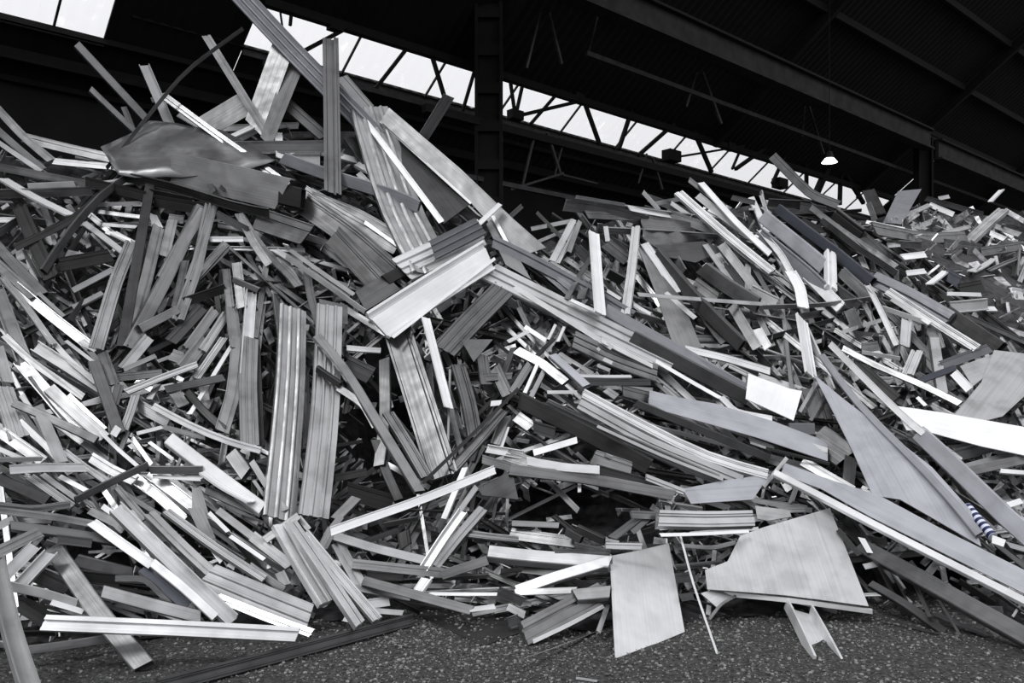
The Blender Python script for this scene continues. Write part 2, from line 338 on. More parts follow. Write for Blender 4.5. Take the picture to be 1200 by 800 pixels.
# ---------------------------------------------------------------- profiles: cross-sections swept along a line
def section(kind, w, rnd):
    """closed outline in (y, z); +z is the side that faces out of the heap; second value is the inner outline of a hollow one"""
    th = max(.0035, min(.012, w * .06)); h = w / 2
    if kind == 'f':
        l = min(.03, w * .22)
        if w > .055:                                     # wider strips carry a raised lip along both edges and a shallow bead
            q = w * (.05 + .03 * rnd); a = w * (.1 + .25 * rnd)
            return [(-h, q), (-h + q, q), (-h + q * 1.2, 0), (a - q, 0), (a - q * .5, -q * .8), (a + q * .5, -q * .8), (a + q, 0), (h - q * 1.2, 0), (h - q, q * .7), (h, q * .7), (h, -l), (h - th, -l), (h - th, -q - th), (-h + th, -q - th), (-h + th, -l * .6), (-h, -l * .6)], None
        return [(-h, 0), (-h + th, l * .0), (h - th, 0), (h, -l), (h - th, -l), (h - th * 1.6, -th), (-h, -th)], None
    if kind == 'G':
        g = w * .07; d = w * .22; D_ = w * .5; k = w * .12 * (1 if rnd > .5 else -1)
        s_ = 1 if rnd > .35 else -1; b_ = w * (.06 + .05 * rnd)
        pl = [(-h, 0), (-h * .62, 0), (-h * .55, -b_), (k - g, -b_), (k - g, -d), (k + g, -d), (k + g, 0), (h * .66, 0), (h * .7, -b_ * .9), (h, -b_ * .9), (h, -D_), (-h, -D_)]
        return (pl if s_ > 0 else [(-y, z) for y, z in pl][::-1]), None
    if kind in 'DB':
        d = w * (.55 if kind == 'D' else .8); c = w * .06; t2 = max(.003, w * .06)
        o = [(-h, -c), (-h + c, 0), (h - c, 0), (h, -c), (h, -d + c), (h - c, -d), (-h + c, -d), (-h, -d + c)]
        s = lambda y, z: (y * (1 - t2 / h), -d / 2 + (z + d / 2) * (1 - t2 / (d / 2)))
        return o, [s(*p) for p in o]
    if kind == 'U':
        d = w * .42
        return [(-h, 0), (-h + th * 1.4, 0), (-h + th * 1.4, -d + th), (h - th * 1.4, -d + th), (h - th * 1.4, 0), (h, 0), (h, -d), (-h, -d)], None
    if kind == 'C':
        d = w * .4
        return [(-h, -d), (-h, 0), (h, 0), (h, -d), (h - th, -d), (h - th, -th), (-h + th, -th), (-h + th, -d)], None
    if kind == 'R':
        n = 3 if w < .25 else 4; pts = []; rh = min(.012, w * .04)
        for i in range(n):
            a = -h + w * i / n; s = w / n
            pts += [(a, -rh * .4), (a + s * .14, rh), (a + s * .24, rh * 1.1), (a + s * .34, rh * .8), (a + s * .42, 0), (a + s * .8, -rh * .1)]
        pts += [(h, 0), (h, -.035), (h - th, -.035), (h - th, -th), (-h + th, -th), (-h + th, -.035), (-h, -.035)]
        return pts, None
def sweep(name, kind, path, n, w, mat, rnd):
    """path in world space; local X runs along it, local Z is the outward face"""
    a, b = path[0], path[-1]; X = (b - a).normalized()
    Z = (n - X * n.dot(X)).normalized(); Y = Z.cross(X)
    mid = (a + b) / 2
    Mw = Matrix(((X.x, Y.x, Z.x, mid.x), (X.y, Y.y, Z.y, mid.y), (X.z, Y.z, Z.z, mid.z), (0, 0, 0, 1)))
    inv = Mw.inverted(); P = [inv @ p for p in path]
    L = (b - a).length
    # denser path with a slight bow and dents
    Q = []; seg = max(1, int(8 / (len(P) - 1)))
    for i in range(len(P) - 1):
        for j in range(seg): Q.append(P[i].lerp(P[i + 1], j / seg))
    Q.append(P[-1])
    if len(P) > 2:                                       # relax corners
        for _ in range(1): Q = [Q[0]] + [(Q[i - 1] + Q[i] * 2 + Q[i + 1]) / 4 for i in range(1, len(Q) - 1)] + [Q[-1]]
    amp = min(.02, L * .008)
    bow = (rnd - .5) * 2 * amp
    Q = [q + Vector((0, 0, bow * math.sin(math.pi * i / (len(Q) - 1)))) for i, q in enumerate(Q)]
    out, inn = section(kind, w, rnd); k = len(out); verts, faces = [], []
    sh = [(rnd * 7.3 % 1 - .5) * .7, (rnd * 13.7 % 1 - .5) * .7]
    tw = (rnd * 5.1 % 1 - .5) * .25
    def ring(sec, i):
        q = Q[i]; T = (Q[min(i + 1, len(Q) - 1)] - Q[max(i - 1, 0)]).normalized()
        z0 = Vector((0, 0, 1)); yy = z0.cross(T).normalized(); zz = T.cross(yy)
        f = i / (len(Q) - 1) - .5; ca, sa = math.cos(tw * f), math.sin(tw * f)
        y2, z2 = yy * ca + zz * sa, zz * ca - yy * sa
        e = sh[0] if i == 0 else sh[1] if i == len(Q) - 1 else 0
        return [q + y2 * y + z2 * z + T * (e * y) for y, z in sec]
    for i in range(len(Q)):
        verts += ring(out, i)
        if inn: verts += ring(inn, i)
    st = k * (2 if inn else 1)
    for i in range(len(Q) - 1):
        for j in range(k):
            a0, a1 = i * st + j, i * st + (j + 1) % k; faces.append((a0, a1, a1 + st, a0 + st))
            if inn: faces.append((a1 + k, a0 + k, a0 + k + st, a1 + k + st))
    e0 = (len(Q) - 1) * st
    if inn:
        for j in range(k):
            j2 = (j + 1) % k
            faces.append((j2, j, j + k, j2 + k)); faces.append((e0 + j, e0 + j2, e0 + j2 + k, e0 + j + k))
    else:
        faces.append(tuple(range(k))[::-1]); faces.append(tuple(range(e0, e0 + k)))
    me = mesh_from(verts, faces)
    o = link_mesh(name, me, mat); o.matrix_world = Mw
    return o
def solve3(A, y):
    n = len(y); A = [r[:] + [v] for r, v in zip(A, y)]
    for i in range(n):
        p = max(range(i, n), key=lambda r: abs(A[r][i])); A[i], A[p] = A[p], A[i]
        for r in range(n):
            if r != i:
                f = A[r][i] / A[i][i]
                A[r] = [x - f * z for x, z in zip(A[r], A[i])]
    return [A[i][n] / A[i][i] for i in range(n)]
def sheet(name, pts, mat, crumple=0, th=.006):
    """pts = (px, py, distance, weight); a flat plate through the best-fitting plane"""
    A = [[0] * 3 for _ in range(3)]; y = [0] * 3
    for px, py, Y, w in pts:
        r = (1, (px - 600) / 600, (py - 400) / 400)
        for i in range(3):
            y[i] += w * r[i] / Y
            for j in range(3): A[i][j] += w * r[i] * r[j]
    for i in range(3): A[i][i] += 1e-6
    c = solve3(A, y)
    V = []
    for px, py, Y, w in pts:
        iy = c[0] + c[1] * (px - 600) / 600 + c[2] * (py - 400) / 400
        V.append(W(px, py, 1 / iy))
    n = Vector((0, 0, 0))
    for i in range(len(V)): n += (V[i] - V[0]).cross(V[(i + 1) % len(V)] - V[0])
    n.normalize(); ctr = sum(V, Vector()) / len(V)
    if n.dot(Vector((0, 0, EYE)) - ctr) < 0: n = -n
    l = max(((V[i] - V[i - 1]) for i in range(len(V))), key=lambda q: q.length)
    X = (l - n * l.dot(n)).normalized(); Yv = n.cross(X)
    Mw = Matrix(((X.x, Yv.x, n.x, ctr.x), (X.y, Yv.y, n.y, ctr.y), (X.z, Yv.z, n.z, ctr.z), (0, 0, 0, 1))); inv = Mw.inverted()
    bm = bmesh.new(); vs = [bm.verts.new(inv @ v) for v in V]; f = bm.faces.new(vs)
    if crumple:
        bmesh.ops.triangulate(bm, faces=bm.faces[:]); bmesh.ops.subdivide_edges(bm, edges=bm.edges[:], cuts=5, use_grid_fill=True)
        for v in bm.verts: v.co.z += crumple * noise.noise(Vector((v.co.x * 5, v.co.y * 5, ctr.x)))
    f0 = bm.faces[:]
    r = bmesh.ops.extrude_face_region(bm, geom=f0)
    for v in [g for g in r['geom'] if isinstance(g, bmesh.types.BMVert)]: v.co.z -= th
    bmesh.ops.recalc_face_normals(bm, faces=bm.faces[:])
    me = bpy.data.meshes.new('m'); bm.to_mesh(me); bm.free()
    if crumple:
        for p in me.polygons: p.use_smooth = True
    o = link_mesh(name, me, mat); o.matrix_world = Mw; return o

KIND = {'f': ('metal_strip', 'flat strip', 'strip', 'flat metal strips on the heaps'),
        'G': ('grooved_profile', 'grooved profile', 'profile', 'grooved profiles on the heaps'),
        'D': ('box_profile', 'box profile', 'profile', 'hollow box profiles on the heaps'),
        'B': ('square_tube', 'square tube', 'tube', 'hollow square tubes on the heaps'),
        'U': ('metal_channel', 'open channel', 'channel', 'open channels on the heaps'),
        'C': ('metal_channel', 'channel back', 'channel', 'open channels on the heaps'),
        'R': ('ribbed_panel', 'ribbed panel', 'panel', 'ribbed panels on the heaps'),
        'P': ('metal_sheet', 'sheet', 'sheet', 'cut metal sheets on the heaps'),
        'Q': ('striped_roll', 'striped roll', 'roll', None)}
TONEW = ['', 'black', 'blackish', 'dark grey', 'dull grey', 'mid grey', 'pale grey', 'light silver', 'bright silver', 'white']
LAND = [((235, 160), 'crumpled top-left sheet'), ((345, 90), 'dark upright post'), ((345, 228), 'black box beam end'), ((515, 320), 'bright folded channel'),
        ((335, 470), 'left tall ribbed panel'), ((375, 520), 'right tall ribbed panel'), ((700, 318), 'left white upright post'), ((740, 316), 'right white upright post'),
        ((976, 315), 'short white post'), ((1020, 520), 'sharp triangular sheet'), ((1140, 505), 'broad white plank'), ((907, 465), 'white broken block'),
        ((1150, 430), 'broad grey board'), ((760, 705), 'grey square panel'), ((930, 655), 'large pale sheet corner'), ((485, 590), 'long white prop bar'),
        ((128, 470), 'dark forked post'), ((130, 565), 'square-ended cross bar'), ((200, 738), 'long level bottom bar'), ((20, 720), 'bottom left corner channel'),
        ((385, 665), 'three fanned bright profiles'), ((830, 605), 'low grey box'), ((42, 230), 'white bar at left edge'), ((485, 490), 'leaning wide ribbed plate'),
        ((670, 362), 'long bright ribbed beam'), ((650, 270), 'skyline saddle'), ((850, 270), 'bright crest beam'), ((1055, 235), 'bluish tilted plate'),
        ((1160, 262), 'pale plank on far heap'), ((640, 500), 'dark shadowed timber'), ((540, 190), 'big dark channel'), ((780, 510), 'bright ribbed bundle'),
        ((130, 90), 'longest tube at upper left'), ((610, 700), 'dark plate on the ground'), ((170, 320), 'dark tall leaning post'), ((950, 750), 'channel on the ground'),
        ((1100, 640), 'largest lower right beam'), ((1060, 290), 'far heap plate'), ((15, 350), 'left edge fan'), ((1150, 340), 'far heap right end'), ((70, 660), 'shaded left foot hollow'),
        ((240, 530), 'bar above broad bright beam'), ((870, 400), 'middle of right heap'), ((640, 640), 'folded wedge')]
def relation(px, py):
    (lx, ly), nm = min(LAND, key=lambda q: math.hypot(q[0][0] - px, q[0][1] - py))
    dx, dy = px - lx, py - ly; d = math.hypot(dx, dy)
    if d < 14: return 'touching the ' + nm, nm, d
    a = math.degrees(math.atan2(-dy, dx)) % 360
    r = ['right of', 'above right of', 'above', 'above left of', 'left of', 'below left of', 'below', 'below right of'][int((a + 22.5) // 45) % 8]
    return r + ' the ' + nm, nm, d
TABLE = '''
@0 0
B5 45 2 360,205 690,560 | long round-edged tube rising highest at the upper left against the dark roof
B5 36 2 425,415 640,620 | shorter tube jutting up left below the long one against the dark
U6 52 2 675,300 800,590 | short channel standing up beside the crumpled top-left sheet
f4 20 4 1140,135 900,310 790,430 500,790 | thin dark bent rod crossing the top of left peak
G5 42 3 965,165 1110,400 1260,640 | narrow grooved profile leaning left under the bluish top beam
G5 42 5 765,445 1000,620 1260,800 1350,870 | long grey bar lying diagonally over the crumpled top-left sheet
f7 28 4 835,535 940,595
f5 40 1 -30,490 110,640 240,750
f7 34 2 -20,600 200,790
f8 26 3 -30,650 190,800
f5 50 1 110,645 300,690 560,750 | pale bowed strip along the skyline left of the crumpled sheet
f7 34 2 250,755 520,780
P5 0 7 470,685 620,620 700,565 960,590 1120,640 1290,760 1000,830 560,830 | crumpled grey sheet draped over the upper-left peak
P5 0 2 930,550 1130,430 1200,520 1030,615
f9 24 3 1060,650 1190,590
f5 30 1 580,500 620,600
f7 24 1 710,470 790,440
@260 0
R6b 100 4 60,-50 330,240 560,470 720,640 | long bluish beam rising out of the top left edge
G4 82 6 510,175 515,500 520,900 | dark upright post standing on the left peak under the roof opening
P5 0 3 245,180 330,250 190,640 110,560 | grey plate standing tilted behind the narrow grooved profile
P4 0 3 310,270 380,320 230,690 180,640
f4 60 2 300,480 480,640
f9 38 3 265,620 272,740
P7 0 2 310,730 460,670 460,800 300,800
R6 205 4 690,500 760,720 850,1000 1010,1290 | wide ribbed sheet curving down from the left peak
f5 60 3 560,360 690,510
f5 56 2 1065,450 910,700
P6 0 2 930,720 1000,690 1020,780 960,820
f9 60 2 640,760 720,800
@300 0
P3 0 3 552,608 584,568 1008,952 880,1048 | >deep_channel:web
P5 0 4 584,568 624,504 960,792 1200,1020 1360,1160 1240,1200 1008,952 | >deep_channel:flange
f8 14 5 584,568 1008,952 | >deep_channel:edge_lip
f8 30 5 450,500 540,600 870,1040 | >deep_channel:edge_lip
P4 0 2 500,540 560,500 620,560 560,620
f4 90 2 450,640 690,960
@340 180
f8 26 7 860,350 985,235 | >deep_channel:end_plate
D5b 66 5 -40,20 200,110 480,190 600,250 | long grey beam sloping from the box end to the centre
f5 60 4 100,200 330,290 560,430
f4 80 4 60,180 250,300 500,440
f4 120 3 60,230 280,380 480,560 | broad dark plate behind the bright folded channel
f3 110 3 200,380 440,640
f9 46 4 360,50 460,195 | short white strip standing above the central folded channel
f6 30 4 320,90 385,160
f8 20 5 350,320 520,440 | thin white strip meeting the upper left corner of the folded channel
C4 120 5 330,690 480,600
R8 146 7 524,544 740,445 900,368 | >folded_channel:upper_web
R4b 100 10 670,452 895,338 | >folded_channel:upper_flange
f9 168 9 410,805 650,650 930,475 | >folded_channel:lower_web
f9 18 9 480,860 960,490 | >folded_channel:lip
B2 60 6 450,590 545,540
f7 26 5 -20,480 140,590 350,740 | bright thin strip ending at the left end of the folded channel
f5 24 5 0,450 300,660
f4 40 4 75,480 90,650 160,880 | thin grey tongue hanging left of the folded channel
D6 60 3 20,590 -40,480
P4 0 3 135,680 270,710 270,800 150,790
f9 42 8 636,768 690,980 744,1190 | white strip hanging below the folded channel
P5 0 4 920,330 955,290 1040,430 1130,590 1010,520
f8 20 5 950,290 1030,440
R4 120 5 1000,630 840,790 720,920 | dark grooved box profile tucked below the right end of the folded channel
G5b 60 5 950,410 1060,460 1400,640 1600,760 | bluish rail just above the long bright beam at centre right
@100 120
C7 170 8 400,310 700,375 925,430 | >box_beam:face
B1 110 8 905,425 1010,450 | >box_beam:open_end
f6 60 5 700,210 1160,205 | level grey strip with a square end right of left peak
f3 30 6 540,280 600,420
f3 30 6 680,320 640,410
f2 50 6 0,370 280,440 | dark bar at far left of the long dark run under the box beam
f3 46 6 180,350 400,390 700,490 860,520 | dark bent bar running beneath the open-ended box beam
f3 34 5 300,420 500,460
f2 60 4 320,460 560,500
f9 40 4 140,300 220,330 340,320
f9 40 3 250,330 340,325
f4 34 5 390,200 310,400 | grey prop between the dark runs and crumpled sheet
f5 40 5 340,200 230,290
f4 50 4 440,210 420,380
f6 90 3 450,330 560,380
D5 60 5 560,500 430,700 360,830
G5 46 5 600,480 540,700 490,830
f4 40 4 610,520 760,600
f5 46 4 720,520 820,680 950,790 1000,860 | bent strip running down right from below the box beam
f8 30 3 590,640 740,640
f5 44 3 660,680 520,820
f7 30 4 890,690 1060,790 1240,900
f3 120 3 800,540 1040,620
f7 40 3 390,540 460,550
@0 200
f9 34 4 10,35 160,120 330,205 | white flat bar slanting down right near the left edge
f8 30 3 390,240 500,320 600,400
f8 24 3 500,285 610,330
D3 40 6 210,470 330,280 480,110 600,30 | dark bar leaning right over the left slope
f2 36 6 70,360 330,235 500,90
f2 70 5 90,170 160,330 240,500 | dark wedge strip near the left edge
f5 40 3 -20,-20 450,70
f8 28 3 130,72 350,62
f5 46 2 -20,110 430,95
f4 36 3 -20,300 120,210
D5 60 4 -30,330 60,430 200,575 | pale channel at left edge above the fan of long profiles
f6 50 4 -30,420 160,590
G7 36 5 10,495 130,640 250,810 | grooved bright profile in the left edge fan
U6 70 4 -20,540 40,700 110,880 | broad channel running down the left edge
U7 50 4 60,530 240,680 420,820 | bright channel in the left fan ending in the dark hollow
f7 22 5 180,570 300,680
P7 0 3 320,370 420,390 290,430
f2 70 4 280,440 520,395
f5 30 4 340,560 530,460
G6 72 5 620,330 540,520 450,830 | tall grooved profile leaning left in the upper left hollow
D3 50 6 705,60 650,380 575,820 | dark tall post leaning left in the upper left hollow
f5 60 4 745,260 680,540 590,830
D5 72 5 950,165 780,520 610,830 | long pale prop leaning left below the box beam
f6 50 3 810,230 770,400
G5 56 5 985,160 925,450 835,695 | grooved prop with a ragged bright foot below the box beam
f4 36 4 870,420 820,640
f5 40 3 1060,340 900,520
f8 30 3 980,320 1140,320
f6 40 4 1120,200 1190,340 1260,440
B5 46 6 660,740 835,650 | short open tube end poking down left in the upper left hollow
f3 46 4 850,620 1060,550
f3 60 3 800,800 950,640
f6 50 5 1110,430 1135,640
f4 40 4 1060,460 1080,640
B5 32 6 1090,510 1210,560
U8 58 5 1180,560 1160,820 1150,960 | bright narrow channel hanging left of the two tall ribbed panels
G5 50 4 1010,650 880,830
G6 44 4 1060,670 950,840
f5 60 5 1085,640 1110,830
f7 20 3 440,160 660,150
f5 22 3 460,190 660,215
f6 20 3 480,250 640,262
f9 30 3 530,290 620,335
f9 44 3 710,200 740,260
f4 60 2 100,250 260,330
f6 30 3 120,370 190,500
f7 30 3 60,420 140,460
f3 30 3 400,600 330,700
f5 26 3 340,640 480,570
f7 20 3 240,270 260,350
f7 30 3 -20,230 70,230
f8 24 3 160,350 130,420 170,520
@600 200
f6 22 2 90,272 290,232 | thin strip lying level at the skyline saddle
G7 58 3 300,232 250,330 200,425 | bright stub at the saddle right of the big dark channel
f5 26 3 320,235 268,380
f4 50 2 110,400 300,515
G4b 60 2 0,375 140,450 280,570
R7 112 4 -110,470 200,620 520,780 760,900 | >ribbed_beam:web
f8 26 5 -60,500 200,660 470,830 | >ribbed_beam:flange
f5 24 4 370,400 255,600
f9 54 7 385,288 400,480 415,668 | left one of the two white upright posts in the right heap
G8 48 6 580,258 560,450 530,670 | right one of the two white upright posts in the right heap
f9 20 5 275,605 420,670
P5 0 4 585,340 680,400 790,590 890,830 760,830 680,590 | tapering grey sheet right of the two white upright posts
f8 44 5 620,340 700,450 770,570
f7 26 5 720,570 860,690
D3 76 6 670,390 850,600 1070,820 | long dark bar slanting down behind the tapering grey sheet
f6 22 7 590,578 900,600 1200,625 | thin level rod crossing right of the white upright posts
P4 0 4 600,210 830,230 850,330 760,360 680,360 620,310 | limp grey sheet hanging at the crest of right heap
P3 0 3 640,350 900,330 1000,370 860,430 660,390
f4 60 3 250,160 450,185 640,240
f4 40 3 350,205 560,215
f5 18 3 300,122 530,160
f8 28 4 550,175 740,210
f6 50 3 720,200 950,280
f9 22 5 615,100 690,185 | short white spike on the crest of the right heap
f6 22 3 670,155 800,130
f8 22 4 745,150 840,215
G8 50 6 780,98 1000,290 1220,470 | bright long beam starting at the crest of right heap
f9 30 6 885,55 1050,240 1210,390 | thin white long bar above the bright crest beam
f5 26 5 830,42 1000,170
f7 36 5 870,115 1000,220 1120,310
f5 26 4 1030,125 1140,150
f7 44 5 980,345 1080,470 1170,590 | bright strip fanning out below the crest beam
f8 30 5 900,440 1060,560
f6 28 5 905,345 1050,550
D4 84 6 885,455 1000,540 1150,630 | dark square-ended beam below the crest beams
f8 56 5 1120,560 1240,620
f7 50 4 1030,630 1150,830
f8 44 4 1150,740 1200,830
f5 24 4 30,640 80,740
f8 24 4 60,730 160,795
f8 16 4 205,720 170,790
f8 16 4 245,730 215,800
f8 22 4 -20,800 80,750
D5b 76 5 440,650 620,750 860,880 1090,1020 | bluish grey long beam right of the ribbed beam
f8 20 4 570,625 650,670
f8 20 4 445,560 510,600
f4 60 2 440,340 540,420
f5 40 2 470,330 540,370
f4 50 2 300,360 360,420
f7 26 3 440,260 450,330
f5 40 3 350,520 320,600
f3 50 2 450,480 520,520
f5 50 3 760,410 800,480
f7 30 3 780,500 850,530
f3 60 2 850,520 960,600
f4 60 3 880,640 1000,800
f3 40 3 980,650 980,740
@900 200
f4 46 4 20,-70 200,110 330,160 | grey bar poking up at the skyline over the far rooflight
D3b 56 6 40,175 160,270 320,385 480,520 | dark blue-grey square bar on the ridge of right heap
D6b 76 5 -30,210 180,380 260,450
f5b 70 5 -40,300 180,480 260,560
G9 64 8 300,376 304,545 | short white post standing below the dark blue-grey bar
U8 34 7 -40,270 60,390 110,480 | >bent_post:upper_arm
f9 54 7 105,470 150,550 165,640 | >bent_post:middle
f9 52 7 160,690 185,820 205,960 | >bent_post:foot
f8 60 5 190,490 340,640
f6 56 4 340,470 480,600
f4 66 4 290,540 420,640
U8 30 7 465,530 530,660 600,810 | thin white bar leaning left in the right heap
G5b 80 6 490,500 660,580 850,690
G7 54 7 560,560 760,690 980,830 | long bright edged beam descending to the right frame edge
f8 24 6 580,600 760,715
D3 80 5 830,660 960,750 1080,830
f7 24 5 530,640 770,720
f5 24 6 -30,640 240,630 480,600
f7 50 4 650,700 640,820
f5 60 4 770,730 800,830
f6 56 4 380,650 420,740
f7 20 4 350,755 530,700
P5b 0 3 610,95 720,85 625,250 540,240 | bluish tilted plate standing on the far heap
f9 22 3 460,240 640,275
f7 24 3 600,225 760,158
f9 26 3 755,158 870,205
f7 26 3 680,275 810,218
f4 56 3 500,270 750,315 930,305 | long grey plate lying on the far heap
f9 18 4 1095,88 1040,145
G7 56 5 1105,175 940,325 | pale plank sticking up right on the far heap
f4 26 3 740,130 1010,205
f6 22 3 820,292 950,260
f9 34 3 630,405 740,392
f9 28 3 755,530 835,468
f8 26 3 955,470 1060,410
f8 60 3 860,640 1030,625
f9 60 3 1150,575 1195,580
f8 22 3 840,575 1000,580
f3 90 3 300,210 430,310
f4 60 3 430,300 560,420
f5 30 3 320,260 500,420
f5 36 3 560,340 720,350
f7 26 3 560,350 620,345
f8 30 3 650,480 740,470
f3b 60 3 830,480 900,520
f2 70 2 900,560 1010,540
f5 60 3 830,350 1000,370
f4 50 3 1000,380 1190,350
f7 26 3 1040,290 1110,320
f5 26 3 1040,250 1180,300
f6 26 3 470,150 500,230
f4 60 3 470,90 520,200
f7 20 3 800,130 850,120
f4 50 3 150,170 260,190
f4 40 2 0,150 200,160
f5 30 5 200,170 330,270 600,450
f4 30 5 250,230 420,360 600,480
@0 400
f7 50 4 -10,20 40,190
R7 96 4 10,210 90,450
D4 40 5 20,-30 140,90 390,260 | dull grey bar crossing the top of lower left fan
U7 70 4 160,15 330,120 480,220 | bright channel ending at the dark grey forked post
f8 30 4 240,-10 330,90 450,190
f8 20 4 310,-5 460,110
f9 28 4 380,-5 455,40
U6 64 4 90,90 220,240 360,410
f6 40 3 150,160 350,400
D6 72 5 230,215 350,330 490,450
f7 30 5 320,250 490,410
f9 22 6 470,420 560,510 655,590 | thin white strip ending at the square-ended cross bar at lower left
D4 46 6 60,285 250,365 450,460 | dark bar lying across the lower left fan
D4 62 7 440,90 500,260 560,430 | dark grey forked post leaning in the left slope
f4 50 6 480,50 535,200
f8 36 8 530,440 555,400
f4 42 5 510,172 760,148
f6 54 4 580,125 650,40 700,-20
f5 26 5 580,130 730,65
G7 36 6 590,235 760,165 925,105 | bright grooved bar rising right from the forked post
f8 24 5 390,292 480,265
f4 44 6 560,200 535,290
G6 44 6 635,250 610,330 580,410
f6 60 4 630,290 790,375
G8 36 6 715,300 880,390 1070,470 1220,510 | bright bar pointing into the hollow below ribbed panels
D4 42 6 775,225 1050,168 | dark bar pointing right at the dark hollow
f3 36 5 865,220 950,320 1050,410
f5 70 5 1120,-20 1095,240 1040,420
f8 22 4 1085,20 890,340
G7 40 4 1050,-20 920,170
G5 70 4 970,-20 860,120
R5 90 5 1170,-20 1160,200 1170,490
f6 60 4 0,420 200,560
f7 34 4 90,370 230,500 330,620
P6 0 6 150,310 200,290 320,560 260,570
f8 46 6 45,600 200,590 400,590 | level white bar with cut ends at the far left
f7 24 5 -10,555 200,550
G7 34 5 300,510 400,585 520,670
G7 56 5 425,540 520,600 630,650
D4 40 7 355,745 500,670 695,580 | square-ended cross bar in the lower left heap
D5 44 6 700,603 950,603 | level bar with an open dark end right of the cross bar
f8 22 5 715,630 950,645
B2 30 6 950,640 985,665
D8 80 6 790,450 960,580 1230,780 | broad bright beam sloping down right at the foot of ribbed panels
f9 34 7 950,610 1050,680 1180,750
G6 46 4 140,630 340,770
f7 30 4 200,620 380,750
f8 26 4 280,630 430,710
U7 60 4 690,610 800,690 930,790
U7 50 4 620,630 740,720 860,830
G6 40 4 550,680 680,830
f6 30 4 490,700 580,830
P5 0 5 900,690 940,680 985,830 900,830
U4 46 5 960,690 1200,795
D5 80 4 1080,520 1150,620
f8 22 5 620,450 710,575
f7 22 4 640,430 760,400
f7 24 4 760,400 960,450
f5 20 4 700,470 810,550
D3 56 4 -20,640 100,690 220,745
G6 40 5 -20,770 150,790 330,765
f6 30 4 740,200 700,270
f7 60 3 820,240 860,300
f8 20 3 880,340 920,300
f5 60 3 800,60 860,80
f5 50 3 640,180 720,220
f6 40 3 640,290 680,360
f4 40 3 390,470 500,560
f7 26 4 -10,500 150,570
f7 24 4 100,320 210,470
f8 26 4 100,250 150,320
f5 24 4 600,420 560,520
f8 20 4 370,560 520,650
@300 400
R6 150 5 175,-160 170,150 145,480 110,830 | left one of the two tall ribbed panels in the hollow
R6 142 6 345,-170 335,150 315,450 270,820 | right one of the two tall ribbed panels in the hollow
f3 60 3 -10,-20 10,500
D5 58 8 285,-30 420,120 540,320 650,500 770,700 | long bent bar crossing from ribbed panels down to the white prop
B3 42 8 280,130 390,205 | dark stub end lying on the right tall ribbed panel
f6 36 7 385,215 500,290 560,400
D4 66 5 600,80 605,350 575,580 | grey plate standing in the middle hollow
G5 66 6 620,330 710,470 800,630 | bowed strip with a bright spot in the middle hollow
D3 50 5 560,460 610,610 670,740
f8 30 4 425,30 585,42 | white stub lying level at top of the dark hollow
f4 150 5 655,-80 765,260 880,630 | wide ribbed plate leaning below the bright folded channel
G4 80 4 950,110 1000,280 1030,450
P4 0 6 960,-10 1110,-10 1020,95
f2 18 8 780,665 1000,450 1230,220 | thin dark rod leaning right beside the leaning ribbed plate
f4 50 6 1160,320 1040,470 920,600
f3 30 5 650,360 740,470
f2 40 3 370,640 520,610
D5 60 5 370,830 470,730
U8 46 6 1080,500 1250,530
f5 44 6 1060,550 1230,600
f8 30 6 980,590 880,830
f7 30 6 1035,680 930,830
P3 0 5 1040,690 1200,600 1230,740 1060,720
f8 20 5 -10,490 60,525
f5 34 5 -20,560 60,690 140,790
f6 20 5 -10,650 90,790
f7 24 5 -20,720 90,810
f5 12 6 910,130 900,500
f9 30 6 1100,290 1150,285
f4 60 4 1060,60 1080,200
f5 60 4 1120,120 1180,250
f4 40 4 1050,170 1200,160
f6 50 4 1170,350 1120,480
f7 20 4 1140,520 1180,400
f3 90 2 420,100 540,160
f2 90 2 430,700 640,760
@300 600
f9 46 11 350,90 520,30 700,-30 880,-100 1120,-200 | long white prop bar rising right in front of the hollow
@600 400
D5 56 5 20,40 140,100 250,190
D6b 50 6 190,60 270,130 350,205
f5 20 5 220,55 380,150
f5 40 5 85,105 0,240
f9 20 6 120,105 60,240
f6 26 5 155,130 90,260
G8 20 6 320,160 560,162
f3 36 5 335,190 650,190
R5 90 3 290,-10 480,80 680,150 | wide ribbed panel half hidden below the long bright beam
f8 36 5 420,-10 540,50 660,110
D4 80 5 560,-20 840,130 1110,270
f9 22 6 675,90 830,180 985,268 | thin white edge lying below the bluish long beam
D5b 50 6 690,0 900,110 1090,215
f8 38 6 815,35 1000,75 1210,140 | sharp bright wedge pointing left in the right heap
P9 0 8 1108,150 1300,220 1360,232 1320,370 1095,268 | white broken block lying in the middle of right heap
P6b 0 7 645,228 780,262 950,290 1230,375 1480,470 1480,560 1150,450 640,305 | long bluish flat plate pointing left in the middle of right heap
f8 30 8 980,260 1050,330 1220,362
f9 28 7 1115,460 1230,500
f8 18 6 165,237 305,237
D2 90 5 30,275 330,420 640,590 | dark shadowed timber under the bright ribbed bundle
G8 64 8 335,240 640,400 920,540 1200,620 | uppermost bright ribbed profile in the bundle left of the plate
G7 58 7 315,290 640,470 1080,650 | second bright ribbed profile in the bundle left of the plate
G5 54 6 155,290 500,450 960,650 | dull lower profile in the bundle left of the plate
f6 18 8 400,395 700,530 990,645
D4 44 5 580,290 900,420 1210,550
G7 36 7 630,635 810,705 | small pale bar pointing at the low grey box
f8 36 5 100,520 305,460
D8 46 6 70,560 240,590 410,602
f5 60 5 -30,530 160,590
D5 60 5 -10,600 350,640 760,720 | long grey flange above the dark recess left of the box
f4 50 4 400,600 730,690
P6b 0 7 800,690 1000,650 1210,620 1130,740 840,760 | >low_box:top
f5 60 4 20,350 90,400
f4 60 4 100,400 200,430
f5 20 4 20,460 80,470
